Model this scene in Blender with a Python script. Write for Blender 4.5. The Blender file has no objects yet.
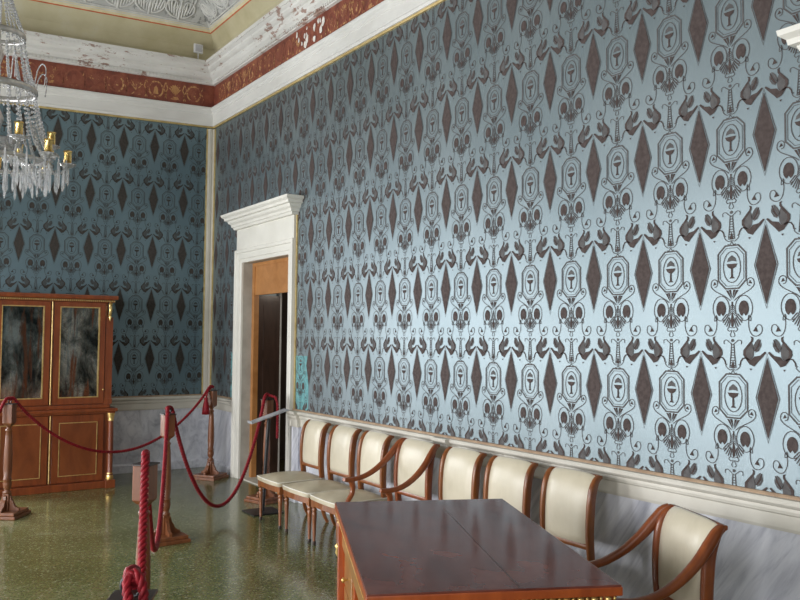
import bpy, bmesh, math, random
from mathutils import Vector, Matrix
random.seed(7)
SC = bpy.context.scene
COL = SC.collection
PI = math.pi

# ------------------------------------------------------------------ materials
def new_mat(name):
    m = bpy.data.materials.new(name); m.use_nodes = True
    nt = m.node_tree; b = nt.nodes['Principled BSDF']
    return m, nt, b
def N(nt, t, **kw):
    n = nt.nodes.new(t)
    for k, v in kw.items():
        if k in n.inputs: n.inputs[k].default_value = v
        else: setattr(n, k, v)
    return n
def ramp(nt, stops, fac):
    r = nt.nodes.new('ShaderNodeValToRGB')
    e = r.color_ramp.elements
    while len(e) < len(stops): e.new(0.5)
    for i, (p, c) in enumerate(stops):
        e[i].position = p; e[i].color = (*c, 1)
    nt.links.new(fac, r.inputs['Fac'])
    return r.outputs['Color']
def objcoord(nt, scale=(1, 1, 1), rot=(0, 0, 0)):
    tc = nt.nodes.new('ShaderNodeTexCoord')
    mp = nt.nodes.new('ShaderNodeMapping')
    mp.inputs['Scale'].default_value = scale
    mp.inputs['Rotation'].default_value = rot
    nt.links.new(tc.outputs['Object'], mp.inputs['Vector'])
    return mp.outputs['Vector']
def noise(nt, vec, scale, detail=4, rough=0.55, dist=0.0):
    n = N(nt, 'ShaderNodeTexNoise')
    n.inputs['Scale'].default_value = scale; n.inputs['Detail'].default_value = detail
    n.inputs['Roughness'].default_value = rough; n.inputs['Distortion'].default_value = dist
    nt.links.new(vec, n.inputs['Vector'])
    return n.outputs['Fac']
def bump(nt, b, h, strength, dist=0.01):
    n = nt.nodes.new('ShaderNodeBump'); n.inputs['Strength'].default_value = strength
    n.inputs['Distance'].default_value = dist
    nt.links.new(h, n.inputs['Height']); nt.links.new(n.outputs['Normal'], b.inputs['Normal'])
def mix(nt, fac, a, b_):
    n = nt.nodes.new('ShaderNodeMix'); n.data_type = 'RGBA'
    for s, v in ((0, fac), (6, a), (7, b_)):
        if isinstance(v, (int, float)): n.inputs[s].default_value = v
        elif isinstance(v, tuple): n.inputs[s].default_value = (*v, 1)
        else: nt.links.new(v, n.inputs[s])
    return n.outputs[2]
def noisy(name, c1, c2, scale=6, rough=0.5, metallic=0, bumps=0.0, stretch=(1, 1, 1), spec=0.5, coat=0, detail=5, lo=.35, hi=.65):
    m, nt, b = new_mat(name)
    v = objcoord(nt, stretch)
    f = noise(nt, v, scale, detail)
    nt.links.new(ramp(nt, [(lo, c1), (hi, c2)], f), b.inputs['Base Color'])
    b.inputs['Roughness'].default_value = rough; b.inputs['Metallic'].default_value = metallic
    b.inputs['Specular IOR Level'].default_value = spec
    b.inputs['Coat Weight'].default_value = coat; b.inputs['Coat Roughness'].default_value = .15
    if bumps: bump(nt, b, f, bumps)
    return m
def wood(name, c1, c2, stretch=(8, 8, 1), rough=.32, coat=.3, scale=3):
    m, nt, b = new_mat(name)
    v = objcoord(nt, stretch)
    f = noise(nt, v, scale, 6, .6, .6)
    nt.links.new(ramp(nt, [(.3, c1), (.7, c2)], f), b.inputs['Base Color'])
    b.inputs['Roughness'].default_value = rough
    b.inputs['Coat Weight'].default_value = coat; b.inputs['Coat Roughness'].default_value = .12
    bump(nt, b, f, .06, .004)
    return m

M = {}
def satin_wall(name, c1, c2):
    m, nt, b = new_mat(name)
    v = objcoord(nt)
    f = noise(nt, v, 1.1, 3)
    g = noise(nt, objcoord(nt, (160, 160, 40)), 2.0, 2)
    nt.links.new(ramp(nt, [(.3, c1), (.7, c2)], f), b.inputs['Base Color'])
    b.inputs['Roughness'].default_value = .46
    b.inputs['Metallic'].default_value = .75
    bump(nt, b, g, .10, .002)
    return m
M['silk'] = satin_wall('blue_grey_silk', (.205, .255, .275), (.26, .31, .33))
M['silk_back'] = satin_wall('shaded_blue_silk', (.15, .22, .255), (.185, .265, .30))  # same silk as the right wall, shade put into a darker colour
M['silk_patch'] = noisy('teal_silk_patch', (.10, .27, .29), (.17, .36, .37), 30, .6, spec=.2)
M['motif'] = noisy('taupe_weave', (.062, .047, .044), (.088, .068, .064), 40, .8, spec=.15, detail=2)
M['motif_back'] = noisy('shaded_taupe_weave', (.040, .036, .032), (.06, .052, .046), 40, .8, spec=.15, detail=2)  # same weave, with the back wall's shade mixed into the taupe
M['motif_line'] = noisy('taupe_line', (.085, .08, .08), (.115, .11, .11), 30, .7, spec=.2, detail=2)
M['motif_line_back'] = noisy('shaded_taupe_line', (.045, .055, .057), (.065, .07, .07), 30, .6, detail=2)  # fine lines darkened likewise, shade painted into their colour

def chipped(name, base, base2, chip, amount=.66, scale=7, stretch=(1, 1, 3), rough=.6):
    m, nt, b = new_mat(name)
    v = objcoord(nt, stretch)
    f = noise(nt, v, scale, 8, .7)
    big = noise(nt, objcoord(nt), .9, 2)
    tot = N(nt, 'ShaderNodeMath', operation='MULTIPLY_ADD'); nt.links.new(big, tot.inputs[0]); tot.inputs[1].default_value = .5
    nt.links.new(f, tot.inputs[2])
    c0 = ramp(nt, [(.3, base), (.7, base2)], noise(nt, v, 3, 4))
    msk = ramp(nt, [(amount + .24, (0, 0, 0)), (amount + .28, (1, 1, 1))], tot.outputs[0])
    nt.links.new(mix(nt, msk, c0, chip), b.inputs['Base Color'])
    b.inputs['Roughness'].default_value = rough
    bump(nt, b, f, .25, .006)
    return m
M['plaster'] = chipped('chipped_white_paint', (.60, .585, .555), (.70, .69, .66), (.33, .22, .18), .62)
M['plaster_clean'] = chipped('off_white_paint', (.62, .605, .575), (.70, .69, .66), (.42, .37, .33), .72)
M['door_paint'] = noisy('cream_door_paint', (.66, .64, .58), (.72, .70, .64), 3, .45)
M['rail_paint'] = noisy('cream_rail_paint', (.56, .53, .46), (.64, .61, .54), 4, .5)
M['gilt_fillet'] = noisy('aged_gilt_fillet', (.45, .32, .12), (.62, .48, .22), 12, .45, .3)
M['wood_fillet'] = noisy('brown_fillet', (.30, .20, .13), (.42, .30, .2), 12, .5)
def make_marble():
    m, nt, b = new_mat('grey_veined_marble')
    v0 = objcoord(nt, (1, 1, 1), (math.radians(-33), 0, 0))
    mp = nt.nodes.new('ShaderNodeMapping'); mp.inputs['Scale'].default_value = (2.2, 2.6, .42)
    nt.links.new(v0, mp.inputs['Vector']); v = mp.outputs['Vector']
    f = noise(nt, v, 1.7, 9, .66, .5); g = noise(nt, v, 4.5, 6, .6, 1.2)
    c = mix(nt, .5, ramp(nt, [(.32, (.27, .28, .34)), (.46, (.50, .51, .57)), (.62, (.74, .75, .81))], f),
            ramp(nt, [(.38, (.38, .39, .45)), (.48, (.62, .63, .68)), (.62, (.76, .77, .81))], g))
    nt.links.new(c, b.inputs['Base Color']); b.inputs['Roughness'].default_value = .3
    return m
M['marble'] = make_marble()
def make_frieze():
    m, nt, b = new_mat('red_brown_frieze')
    v = objcoord(nt)
    f = noise(nt, v, 9, 8, .7)
    nt.links.new(ramp(nt, [(.30, (.10, .028, .018)), (.5, (.21, .052, .03)), (.72, (.30, .10, .05))], f), b.inputs['Base Color'])
    b.inputs['Roughness'].default_value = .6
    return m
M['frieze'] = make_frieze()
M['frieze_gold'] = chipped('faded_ochre', (.42, .20, .07), (.58, .33, .14), (.24, .07, .04), .46, 26, (1, 1, 1))
M['frieze_chip'] = noisy('bare_plaster', (.6, .55, .5), (.75, .7, .65), 20, .8)
def make_cove():
    m, nt, b = new_mat('ochre_cove_paint')
    v = objcoord(nt)
    f = noise(nt, v, 1.6, 6, .6)
    nt.links.new(ramp(nt, [(.3, (.42, .37, .22)), (.55, (.52, .47, .31)), (.75, (.56, .53, .42))], f), b.inputs['Base Color'])
    b.inputs['Roughness'].default_value = .8
    return m
M['cove'] = make_cove()
M['cove_line'] = noisy('red_painted_line', (.42, .08, .03), (.55, .14, .05), 10, .7)
M['cove_line_pale'] = noisy('yellow_painted_line', (.62, .54, .32), (.7, .62, .42), 10, .7)
M['stucco'] = chipped('grey_stucco', (.40, .40, .39), (.58, .58, .56), (.25, .25, .24), .55, 10, (1, 1, 1), .8)
M['stucco_relief'] = noisy('grey_stucco_relief', (.5, .5, .48), (.66, .65, .62), 8, .8, bumps=.3)
M['ceiling'] = noisy('ceiling_plaster', (.17, .165, .15), (.24, .23, .20), 3, .8)

def make_floor():
    m, nt, b = new_mat('green_terrazzo')
    v = objcoord(nt)
    vo = N(nt, 'ShaderNodeTexVoronoi'); vo.inputs['Scale'].default_value = 95
    nt.links.new(v, vo.inputs['Vector'])
    sep = nt.nodes.new('ShaderNodeSeparateColor'); nt.links.new(vo.outputs['Color'], sep.inputs[0])
    chips = ramp(nt, [(0, (.05, .06, .018)), (.45, (.11, .13, .045)), (.78, (.18, .185, .08)), (.9, (.24, .14, .08)), (.96, (.36, .36, .25)), (1, (.52, .51, .42))], sep.outputs[0])
    big = noise(nt, v, 1.2, 5, .6)
    base = ramp(nt, [(.3, (.075, .085, .026)), (.5, (.125, .14, .05)), (.72, (.24, .24, .12))], big)
    c = mix(nt, .5, base, chips)
    scuff = ramp(nt, [(.60, (0, 0, 0)), (.72, (.6, .6, .6))], noise(nt, objcoord(nt, (1, 2.4, 1)), 2.3, 9, .72))
    nt.links.new(mix(nt, scuff, c, (.30, .31, .22)), b.inputs['Base Color'])
    rr = nt.nodes.new('ShaderNodeMapRange'); rr.inputs['To Min'].default_value = .09; rr.inputs['To Max'].default_value = .24
    nt.links.new(noise(nt, v, 3, 6, .65), rr.inputs['Value'])
    nt.links.new(rr.outputs[0], b.inputs['Roughness'])
    b.inputs['Specular IOR Level'].default_value = .6
    bump(nt, b, noise(nt, v, 4, 4), .04, .01)
    return m
M['floor'] = make_floor()
M['chair_wood'] = wood('honey_walnut', (.15, .042, .009), (.27, .088, .018), (5, 5, 1.5), .35, .15)
M['arm_wood'] = wood('red_walnut', (.16, .036, .009), (.27, .070, .016), (5, 5, 1.5), .33, .2)
M['tip_dark'] = noisy('dark_leg_tip', (.02, .012, .01), (.04, .02, .015), 20, .4)
def make_satin():
    m, nt, b = new_mat('cream_satin')
    v = objcoord(nt)
    f = noise(nt, v, 5, 3)
    nt.links.new(ramp(nt, [(.3, (.50, .445, .325)), (.7, (.60, .54, .41))], f), b.inputs['Base Color'])
    b.inputs['Roughness'].default_value = .36; b.inputs['Sheen Weight'].default_value = .3
    b.inputs['Specular IOR Level'].default_value = .7
    bump(nt, b, noise(nt, objcoord(nt, (1, 14, 1)), 5, 2), .10, .01)
    return m
M['satin'] = make_satin()
M['seat_satin'] = noisy('worn_seat_satin', (.42, .36, .25), (.52, .46, .34), 6, .36, spec=.6)
M['piping'] = noisy('pale_piping', (.70, .67, .58), (.78, .75, .66), 10, .4)
M['cab_wood'] = wood('red_mahogany', (.13, .027, .008), (.24, .058, .015), (6, 6, 1), .3)
M['cab_panel'] = wood('flame_mahogany', (.12, .028, .008), (.22, .062, .018), (2.4, 2.4, .8), .28)
M['gilt'] = noisy('gilt_bronze', (.62, .40, .12), (.85, .62, .26), 20, .32, .8, bumps=.15)
M['gilt_thin'] = noisy('dull_gilt', (.42, .27, .09), (.6, .42, .17), 30, .4, .5)
def make_mirror():
    m, nt, b = new_mat('mottled_mirror')  # mottling also paints grey and reddish reflections into the colour
    v = objcoord(nt, (1, 1, .6))
    f = noise(nt, v, 4, 8, .7, .4); g = noise(nt, objcoord(nt, (5, 1, .5)), 1.7, 6, .65, .4)
    a = ramp(nt, [(.40, (.02, .022, .02)), (.50, (.12, .125, .11)), (.60, (.34, .34, .31))], f)
    nt.links.new(mix(nt, ramp(nt, [(.52, (0, 0, 0)), (.58, (1, 1, 1))], g), a, (.16, .065, .035)), b.inputs['Base Color'])
    b.inputs['Metallic'].default_value = .8; b.inputs['Roughness'].default_value = .14
    bump(nt, b, noise(nt, objcoord(nt, (4, 1, .8)), 2.5, 2), .3, .02)
    return m
M['mirror'] = make_mirror()
M['desk_top'] = None
def make_desktop():
    m, nt, b = new_mat('dark_polished_desktop')
    v = objcoord(nt, (2.6, 1.6, 1), (0, 0, .2))
    f = noise(nt, v, 2.6, 5, .55, .2)
    nt.links.new(ramp(nt, [(.30, (.085, .022, .015)), (.48, (.14, .040, .028)), (.66, (.18, .055, .038)), (.80, (.22, .062, .036))], f), b.inputs['Base Color'])
    rr = nt.nodes.new('ShaderNodeMapRange'); rr.inputs['To Min'].default_value = .11; rr.inputs['To Max'].default_value = .19
    nt.links.new(noise(nt, objcoord(nt, (1, 3, 1)), 3, 5, .6), rr.inputs['Value'])
    nt.links.new(rr.outputs[0], b.inputs['Roughness'])
    b.inputs['Specular IOR Level'].default_value = .22
    return m
M['desk_top'] = make_desktop()
M['desk_wood'] = wood('orange_mahogany', (.26, .045, .009), (.42, .09, .018), (5, 5, 1), .28)
M['desk_panel'] = wood('golden_mahogany', (.24, .11, .03), (.36, .17, .05), (1.2, 4, 4), .3)
M['post_wood'] = wood('stained_post_wood', (.11, .034, .012), (.22, .075, .025), (6, 6, 1), .42, .05)
def make_rope():
    m, nt, b = new_mat('red_velvet_rope')
    v = objcoord(nt)
    f = noise(nt, v, 60, 2)
    nt.links.new(ramp(nt, [(.3, (.13, .003, .008)), (.7, (.27, .008, .016))], f), b.inputs['Base Color'])
    b.inputs['Roughness'].default_value = .55; b.inputs['Specular IOR Level'].default_value = .25; b.inputs['Sheen Weight'].default_value = .05
    b.inputs['Sheen Tint'].default_value = (1, .35, .35, 1)
    return m
M['rope'] = make_rope()
M['black'] = noisy('black_metal', (.012, .012, .013), (.03, .03, .032), 10, .4, .3)
M['board'] = noisy('grey_board', (.30, .31, .33), (.42, .43, .45), 10, .35)
M['sensor'] = noisy('white_plastic', (.62, .62, .64), (.72, .72, .74), 10, .4)
M['sensor_face'] = noisy('grey_plastic', (.42, .42, .46), (.5, .5, .54), 10, .4)
M['jamb_wood'] = wood('orange_pine', (.32, .13, .035), (.46, .21, .07), (2, 2, 2), .4, .1)
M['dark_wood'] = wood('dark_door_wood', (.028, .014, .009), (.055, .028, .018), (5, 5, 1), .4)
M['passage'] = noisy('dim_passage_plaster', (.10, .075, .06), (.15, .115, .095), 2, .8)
M['pale_strip'] = noisy('pale_edge', (.35, .33, .29), (.45, .43, .38), 5, .6)
M['bronze_rim'] = noisy('brass_cup', (.60, .40, .12), (.80, .58, .24), 20, .25, .9)
def make_crystal():
    m, nt, b = new_mat('cut_crystal')
    v = objcoord(nt)
    f = noise(nt, v, 25, 2)
    nt.links.new(ramp(nt, [(.3, (.75, .76, .78)), (.7, (.98, .98, .98))], f), b.inputs['Base Color'])
    b.inputs['Roughness'].default_value = .08; b.inputs['Transmission Weight'].default_value = .72
    b.inputs['IOR'].default_value = 1.5
    return m
M['crystal'] = make_crystal()
M['silver'] = noisy('silvered_metal', (.45, .43, .41), (.68, .66, .63), 25, .28, .8)
M['glass'] = None
m, nt, b = new_mat('window_glass')
nt.links.new(ramp(nt, [(.3, (.95, .97, 1)), (.7, (1, 1, 1))], noise(nt, objcoord(nt), 2)), b.inputs['Base Color'])
b.inputs['Transmission Weight'].default_value = 1; b.inputs['Roughness'].default_value = .0; b.inputs['IOR'].default_value = 1.02
M['glass'] = m

# ------------------------------------------------------------------ mesh helpers
class MB:
    def __init__(s): s.v = []; s.f = []; s.m = []; s.sm = []
    def add(s, vs, fs, mi=0, smooth=False):
        b0 = len(s.v); s.v += [tuple(v) for v in vs]
        for f in fs: s.f.append(tuple(b0 + i for i in f)); s.m.append(mi); s.sm.append(smooth)
    def box(s, x0, x1, y0, y1, z0, z1, mi=0, mat=None):
        vs = [(x, y, z) for x in (x0, x1) for y in (y0, y1) for z in (z0, z1)]
        if mat: vs = [tuple(mat @ Vector(v)) for v in vs]
        s.add(vs, [(0, 1, 3, 2), (4, 6, 7, 5), (0, 4, 5, 1), (2, 3, 7, 6), (0, 2, 6, 4), (1, 5, 7, 3)], mi)
    def bbox(s, x0, x1, y0, y1, z0, z1, r=.006, mi=0):
        """box with chamfered edges"""
        bm = bmesh.new()
        bmesh.ops.create_cube(bm, size=1)
        for v in bm.verts:
            v.co = Vector(((x0 + x1) / 2 + v.co.x * (x1 - x0), (y0 + y1) / 2 + v.co.y * (y1 - y0), (z0 + z1) / 2 + v.co.z * (z1 - z0)))
        bmesh.ops.bevel(bm, geom=list(bm.edges), offset=r, segments=2, affect='EDGES', profile=.6)
        bm.verts.index_update()
        s.add([v.co[:] for v in bm.verts], [[v.index for v in f.verts] for f in bm.faces], mi, False)
        bm.free()
    def lathe(s, prof, c=(0, 0, 0), n=20, mi=0, smooth=True, rot=None):
        """prof = [(r,z)...]"""
        vs = []; fs = []
        k = len(prof)
        for i in range(n):
            a = 2 * PI * i / n
            for r, z in prof:
                p = Vector((r * math.cos(a), r * math.sin(a), z))
                if rot: p = rot @ p
                vs.append((p.x + c[0], p.y + c[1], p.z + c[2]))
        for i in range(n):
            j = (i + 1) % n
            for t in range(k - 1):
                fs.append((i * k + t, j * k + t, j * k + t + 1, i * k + t + 1))
        s.add(vs, fs, mi, smooth)
        s.add([vs[i * k] for i in range(n)], [tuple(range(n))[::-1]], mi)
        s.add([vs[i * k + k - 1] for i in range(n)], [tuple(range(n))], mi)
    def sweep(s, pts, ws, hs, up=(0, 0, 1), n=8, mi=0, smooth=True, square=.0, closed=False):
        """tube with elliptic / rounded-square section along pts; ws along side axis, hs along 'up-ish' axis"""
        P = [Vector(p) for p in pts]; K = len(P)
        if not hasattr(ws, '__len__'): ws = [ws] * K
        if not hasattr(hs, '__len__'): hs = [hs] * K
        vs = []; fs = []
        up = Vector(up)
        for i in range(K):
            if closed: t = (P[(i + 1) % K] - P[i - 1]).normalized()
            else: t = (P[min(i + 1, K - 1)] - P[max(i - 1, 0)]).normalized()
            side = t.cross(up)
            if side.length < 1e-4: side = t.cross(Vector((1, 0, 0.01)))
            side.normalize(); u = side.cross(t).normalized()
            for j in range(n):
                a = 2 * PI * (j + .5) / n
                c, sn = math.cos(a), math.sin(a)
                if square:
                    e = 1 - square
                    c = math.copysign(abs(c) ** e, c); sn = math.copysign(abs(sn) ** e, sn)
                vs.append(P[i] + side * (ws[i] / 2 * c) + u * (hs[i] / 2 * sn))
        R = K if closed else K - 1
        for i in range(R):
            i2 = (i + 1) % K
            for j in range(n):
                k = (j + 1) % n
                fs.append((i * n + j, i2 * n + j, i2 * n + k, i * n + k))
        if not closed:
            s.add(vs, fs, mi, smooth)
            s.add(vs[:n], [tuple(range(n))], mi); s.add(vs[-n:], [tuple(range(n))[::-1]], mi)
        else: s.add(vs, fs, mi, smooth)
    def extrude(s, prof, frame, a, b_, mi=0, closed=True, mats=None):
        """prof: [(p,q)] ; frame(t,p,q)->xyz ; swept straight from a to b (each may be a function of p)"""
        fa = a if callable(a) else (lambda p: a)
        fb = b_ if callable(b_) else (lambda p: b_)
        k = len(prof)
        vs = [frame(fa(p), p, q) for p, q in prof] + [frame(fb(p), p, q) for p, q in prof]
        for i in range(k if closed else k - 1):
            j = (i + 1) % k
            s.add([vs[i], vs[j], vs[k + j], vs[k + i]], [(0, 1, 2, 3)], mats[i] if mats else mi)
        if closed:
            s.add(vs[:k], [tuple(range(k))], mi); s.add(vs[k:], [tuple(range(k))[::-1]], mi)
    def build(s, name, mats, parent=None, smooth_all=False, fixn=True, bev=0, weld=False):
        me = bpy.data.meshes.new(name)
        me.from_pydata(s.v, [], s.f)
        if not isinstance(mats, (list, tuple)): mats = [mats]
        for m in mats: me.materials.append(m)
        me.polygons.foreach_set('material_index', s.m)
        me.polygons.foreach_set('use_smooth', [True] * len(s.f) if smooth_all else s.sm)
        if fixn:
            bm = bmesh.new(); bm.from_mesh(me)
            if weld: bmesh.ops.remove_doubles(bm, verts=bm.verts, dist=1e-5)
            bmesh.ops.recalc_face_normals(bm, faces=bm.faces)
            bm.to_mesh(me); bm.free()
        me.update()
        o = bpy.data.objects.new(name, me); COL.objects.link(o)
        if parent: o.parent = parent
        if bev:
            md = o.modifiers.new('bevel', 'BEVEL'); md.width = bev; md.segments = 2; md.limit_method = 'ANGLE'
        return o
def tag(o, label=None, cat=None, group=None, kind=None):
    if label: o['label'] = label
    if cat: o['category'] = cat
    if group: o['group'] = group
    if kind: o['kind'] = kind
    return o
def empty(name, loc, rz=0, label=None, cat=None, group=None, kind=None):
    o = bpy.data.objects.new(name, None); COL.objects.link(o)
    o.empty_display_size = .1
    o.location = loc; o.rotation_euler = (0, 0, rz)
    return tag(o, label, cat, group, kind)
def kids(o): return [c for c in bpy.data.objects if c.parent == o]
def copy_tree(o, parent=None):
    c = o.copy(); COL.objects.link(c); c.parent = parent
    for ch in kids(o): copy_tree(ch, c)
    return c
def smooth_curve(pts, k=6):
    """Catmull-Rom through pts"""
    P = [Vector(p) for p in pts]; out = []
    for i in range(len(P) - 1):
        p0 = P[max(i - 1, 0)]; p1 = P[i]; p2 = P[i + 1]; p3 = P[min(i + 2, len(P) - 1)]
        for j in range(k):
            t = j / k
            out.append(.5 * ((2 * p1) + (p2 - p0) * t + (2 * p0 - 5 * p1 + 4 * p2 - p3) * t * t + (3 * p1 - p0 - 3 * p2 + p3) * t ** 3))
    out.append(P[-1]); return out
def lerp_list(vals, n):
    out = []
    for i in range(n):
        t = i / (n - 1) * (len(vals) - 1); a = int(min(t, len(vals) - 2)); out.append(vals[a] + (vals[a + 1] - vals[a]) * (t - a))
    return out

# ------------------------------------------------------------------ camera (fitted to the wallpaper lattice)
SF = .64
f_px = 807.939; yaw = .583588; pitch = .047452; roll = .0088757
F = Vector((math.sin(yaw) * math.cos(pitch), math.cos(yaw) * math.cos(pitch), math.sin(pitch)))
Rt = Vector((math.cos(yaw), -math.sin(yaw), 0)); U = Rt.cross(F)
c_, s_ = math.cos(roll), math.sin(roll)
R2 = c_ * Rt + s_ * U; U2 = -s_ * Rt + c_ * U
cam_d = bpy.data.cameras.new('camera'); cam = bpy.data.objects.new('camera', cam_d); COL.objects.link(cam)
cam.matrix_world = Matrix(((R2.x, U2.x, -F.x, -3.59086), (R2.y, U2.y, -F.y, -9.73098), (R2.z, U2.z, -F.z, 1.60124), (0, 0, 0, 1)))
cam_d.sensor_fit = 'HORIZONTAL'; cam_d.sensor_width = 36; cam_d.lens = f_px / 800 * 36
cam_d.clip_start = .05; cam_d.clip_end = 100
SC.camera = cam

# ------------------------------------------------------------------ wallpaper motif (one repeat)
PW = .36659; PH = .64
def motif_polys():
    """faces in metres (s across, t up), layer 0 = solid, 1 = fine line"""
    F0 = []; F1 = []
    def P(pts, L=F0): L.append([(u * PW, v * PH) for u, v in pts])
    def stroke(pts, w=.0042, L=F1, taper=False, closed=False):
        q = [Vector((u * PW, v * PH)) for u, v in pts]
        n = len(q); lo = []; hi = []
        for i in range(n):
            if closed: t = q[(i + 1) % n] - q[i - 1]
            else: t = q[min(i + 1, n - 1)] - q[max(i - 1, 0)]
            if t.length < 1e-9: t = Vector((1, 0))
            t.normalize(); nn = Vector((-t.y, t.x)) * (w / 2) * ((1 - .75 * i / (n - 1)) if taper else 1)
            lo.append(q[i] - nn); hi.append(q[i] + nn)
        for i in range(n if closed else n - 1):
            j = (i + 1) % n
            L.append([tuple(lo[i]), tuple(lo[j]), tuple(hi[j]), tuple(hi[i])])
    def ell(cu, cv, ru, rv, n=16): return [(cu + ru * math.cos(2 * PI * i / n), cv + rv * math.sin(2 * PI * i / n)) for i in range(n)]
    def cr(pts, k=4): return [(p.x, p.y) for p in smooth_curve([(a, b, 0) for a, b in pts], k)]
    # diamond at u=.5
    P([(.5, .302), (.5 + .146, 0), (.5, -.302), (.5 - .146, 0)])
    stroke([(.5, .33), (.5 + .165, 0), (.5, -.33), (.5 - .165, 0)], .0045, closed=True)
    # octagonal medallion
    def octo(w, h, cw, ch): return [(cw, h), (w, ch), (w, -ch), (cw, -h), (-cw, -h), (-w, -ch), (-w, ch), (-cw, h)]
    stroke(octo(.21, .168, .10, .105), .0085, closed=True)
    stroke(octo(.178, .148, .085, .092), .003, closed=True)
    stroke(ell(0, 0, .13, .122, 20), .0045, closed=True)
    P([(-.082, .025), (.082, .025), (.06, 0), (.02, -.014), (-.02, -.014), (-.06, 0)])      # goblet
    P([(-.012, -.014), (.012, -.014), (.014, -.075), (.04, -.09), (-.04, -.09), (-.014, -.075)])
    P([(-.07, .04), (-.055, .068), (0, .092), (.055, .068), (.07, .04), (0, .048)], F1)
    for s in (-1, 1):
        # upper scroll with bud
        sc = [(s * .03, -.262), (s * .09, -.235), (s * .19, -.205), (s * .275, -.178), (s * .325, -.145), (s * .315, -.105), (s * .265, -.092), (s * .225, -.112), (s * .235, -.145), (s * .27, -.152)]
        stroke(cr(sc), .0042)
        P([(s * .245, -.132), (s * .295, -.138), (s * .268, -.108)])
        # pod
        pod = ell(s * .172, -.325, .074, .062, 16); pod[12] = (s * .172, -.36); P(pod)
        stroke(ell(s * .172, -.322, .128, .098, 18), .0042, closed=True)
        # scroll below the pod
        sc = [(s * .27, -.385), (s * .275, -.42), (s * .235, -.405), (s * .25, -.375), (s * .24, -.44), (s * .255, -.495), (s * .30, -.532), (s * .37, -.535), (s * .43, -.505), (s * .425, -.46), (s * .375, -.452), (s * .345, -.475)]
        stroke(cr(sc), .004)
        P([(s * .305, -.50), (s * .375, -.505), (s * .345, -.465)])
        # upper palmette leaves
        P([(s * .004, -.262), (s * .095, -.18), (s * .06, -.182)])
        P([(s * .004, -.245), (s * .05, -.178), (s * .018, -.178)])
        # lower fan: ribs
        for (a0, b0), (a1, b1) in zip([(.080, -.366), (.066, -.380), (.052, -.390), (.038, -.398), (.026, -.408)], [(.158, -.412), (.146, -.434), (.120, -.452), (.088, -.464), (.056, -.472)]):
            stroke([(s * a0, b0), (s * a1, b1)], .0046, F0)
        for k in range(5): stroke([(s * .012, -.295 - .016 * k), (s * (.036 + .006 * k), -.312 - .018 * k)], .0032)
        # small scrolls on the axis
        stroke(cr([(s * .01, -.475), (s * .05, -.468), (s * .075, -.485), (s * .05, -.50), (s * .01, -.495), (s * .035, -.53), (s * .01, -.545)]), .0035)
        stroke(cr([(0, -.605), (s * .05, -.585), (s * .09, -.568), (s * .13, -.575), (s * .13, -.60)]), .0038)
        stroke(cr([(0, -.79), (s * .04, -.80), (s * .085, -.785), (s * .11, -.765), (s * .085, -.755)]), .0036)
        stroke(cr([(0, -.80), (s * .03, -.825), (s * .06, -.82)]), .0036)
        # stem sides
        stroke([(s * .018, -.60), (s * .028, -.68), (s * .046, -.785)], .0052)
        # bird
        def q(pts): return [(s * (x - 417) / 808, -.67 - (y - 388) / 1544) for x, y in pts]
        P(q([(632, 186), (662, 198), (662, 240), (632, 286), (585, 345), (574, 392), (596, 436), (640, 462), (676, 420), (742, 408), (796, 362), (812, 374), (772, 424), (702, 500), (672, 538), (618, 516), (572, 452), (544, 404), (546, 350), (592, 292), (636, 240), (644, 212)]))
        P(q([(648, 262), (596, 330), (572, 388), (598, 440), (640, 460), (664, 420), (672, 350), (660, 290)]), F1)
        P(q([(656, 318), (684, 256), (712, 222), (732, 214), (712, 282), (668, 352)]), F1)
        P(q([(672, 356), (712, 290), (738, 222), (750, 226), (738, 296), (690, 366)]), F0)
        P(q([(680, 380), (736, 312), (756, 246), (756, 300), (726, 358)]), F1)
        stroke(q([(612, 460), (576, 440), (540, 446), (516, 478), (506, 524)]), .0062, F0)
        P(q([(618, 562), (646, 562), (632, 586)]))
    P([(-.022, -.41), (0, -.335), (.022, -.41), (.018, -.455), (0, -.475), (-.018, -.455)])
    P([(-.011, -.27), (.011, -.27), (.004, -.34), (-.004, -.34)])
    P(ell(0, -.572, .024, .013, 8), F1)
    for k in range(8):
        z = -.625 - k * .02; w = .018 + k * .0035
        stroke([(-w, z), (w, z)], .0048)
    P([(-.03, -.785), (.03, -.785), (0, -.725)])
    return F0, F1
MOT0, MOT1 = motif_polys()

def paper(bm, axis, cols, rows, s_of, z0, off, base_m, line_m, smax, zmax=4.30):
    """adds the woven pattern to a wall bmesh; s runs along the wall"""
    def put(polys, mi, extra):
        for cs in cols:
            for rz in rows:
                for pl in polys:
                    zs = [rz + t for _, t in pl]
                    if max(zs) > zmax or min(zs) < z0: 
                        if min(zs) > zmax or max(zs) < z0: continue
                    ss = [cs + a for a, _ in pl]
                    if max(ss) > smax: continue
                    vs = [bm.verts.new(s_of(a, min(max(z, z0), zmax), off + extra)) for a, z in zip(ss, zs)]
                    try:
                        f = bm.faces.new(vs); f.material_index = mi
                    except ValueError: pass
    put(MOT0, base_m, .0006)
    put(MOT1, line_m, 0)
ROWZ = [1.3312 + .64 * r for r in range(0, 6)]

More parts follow.
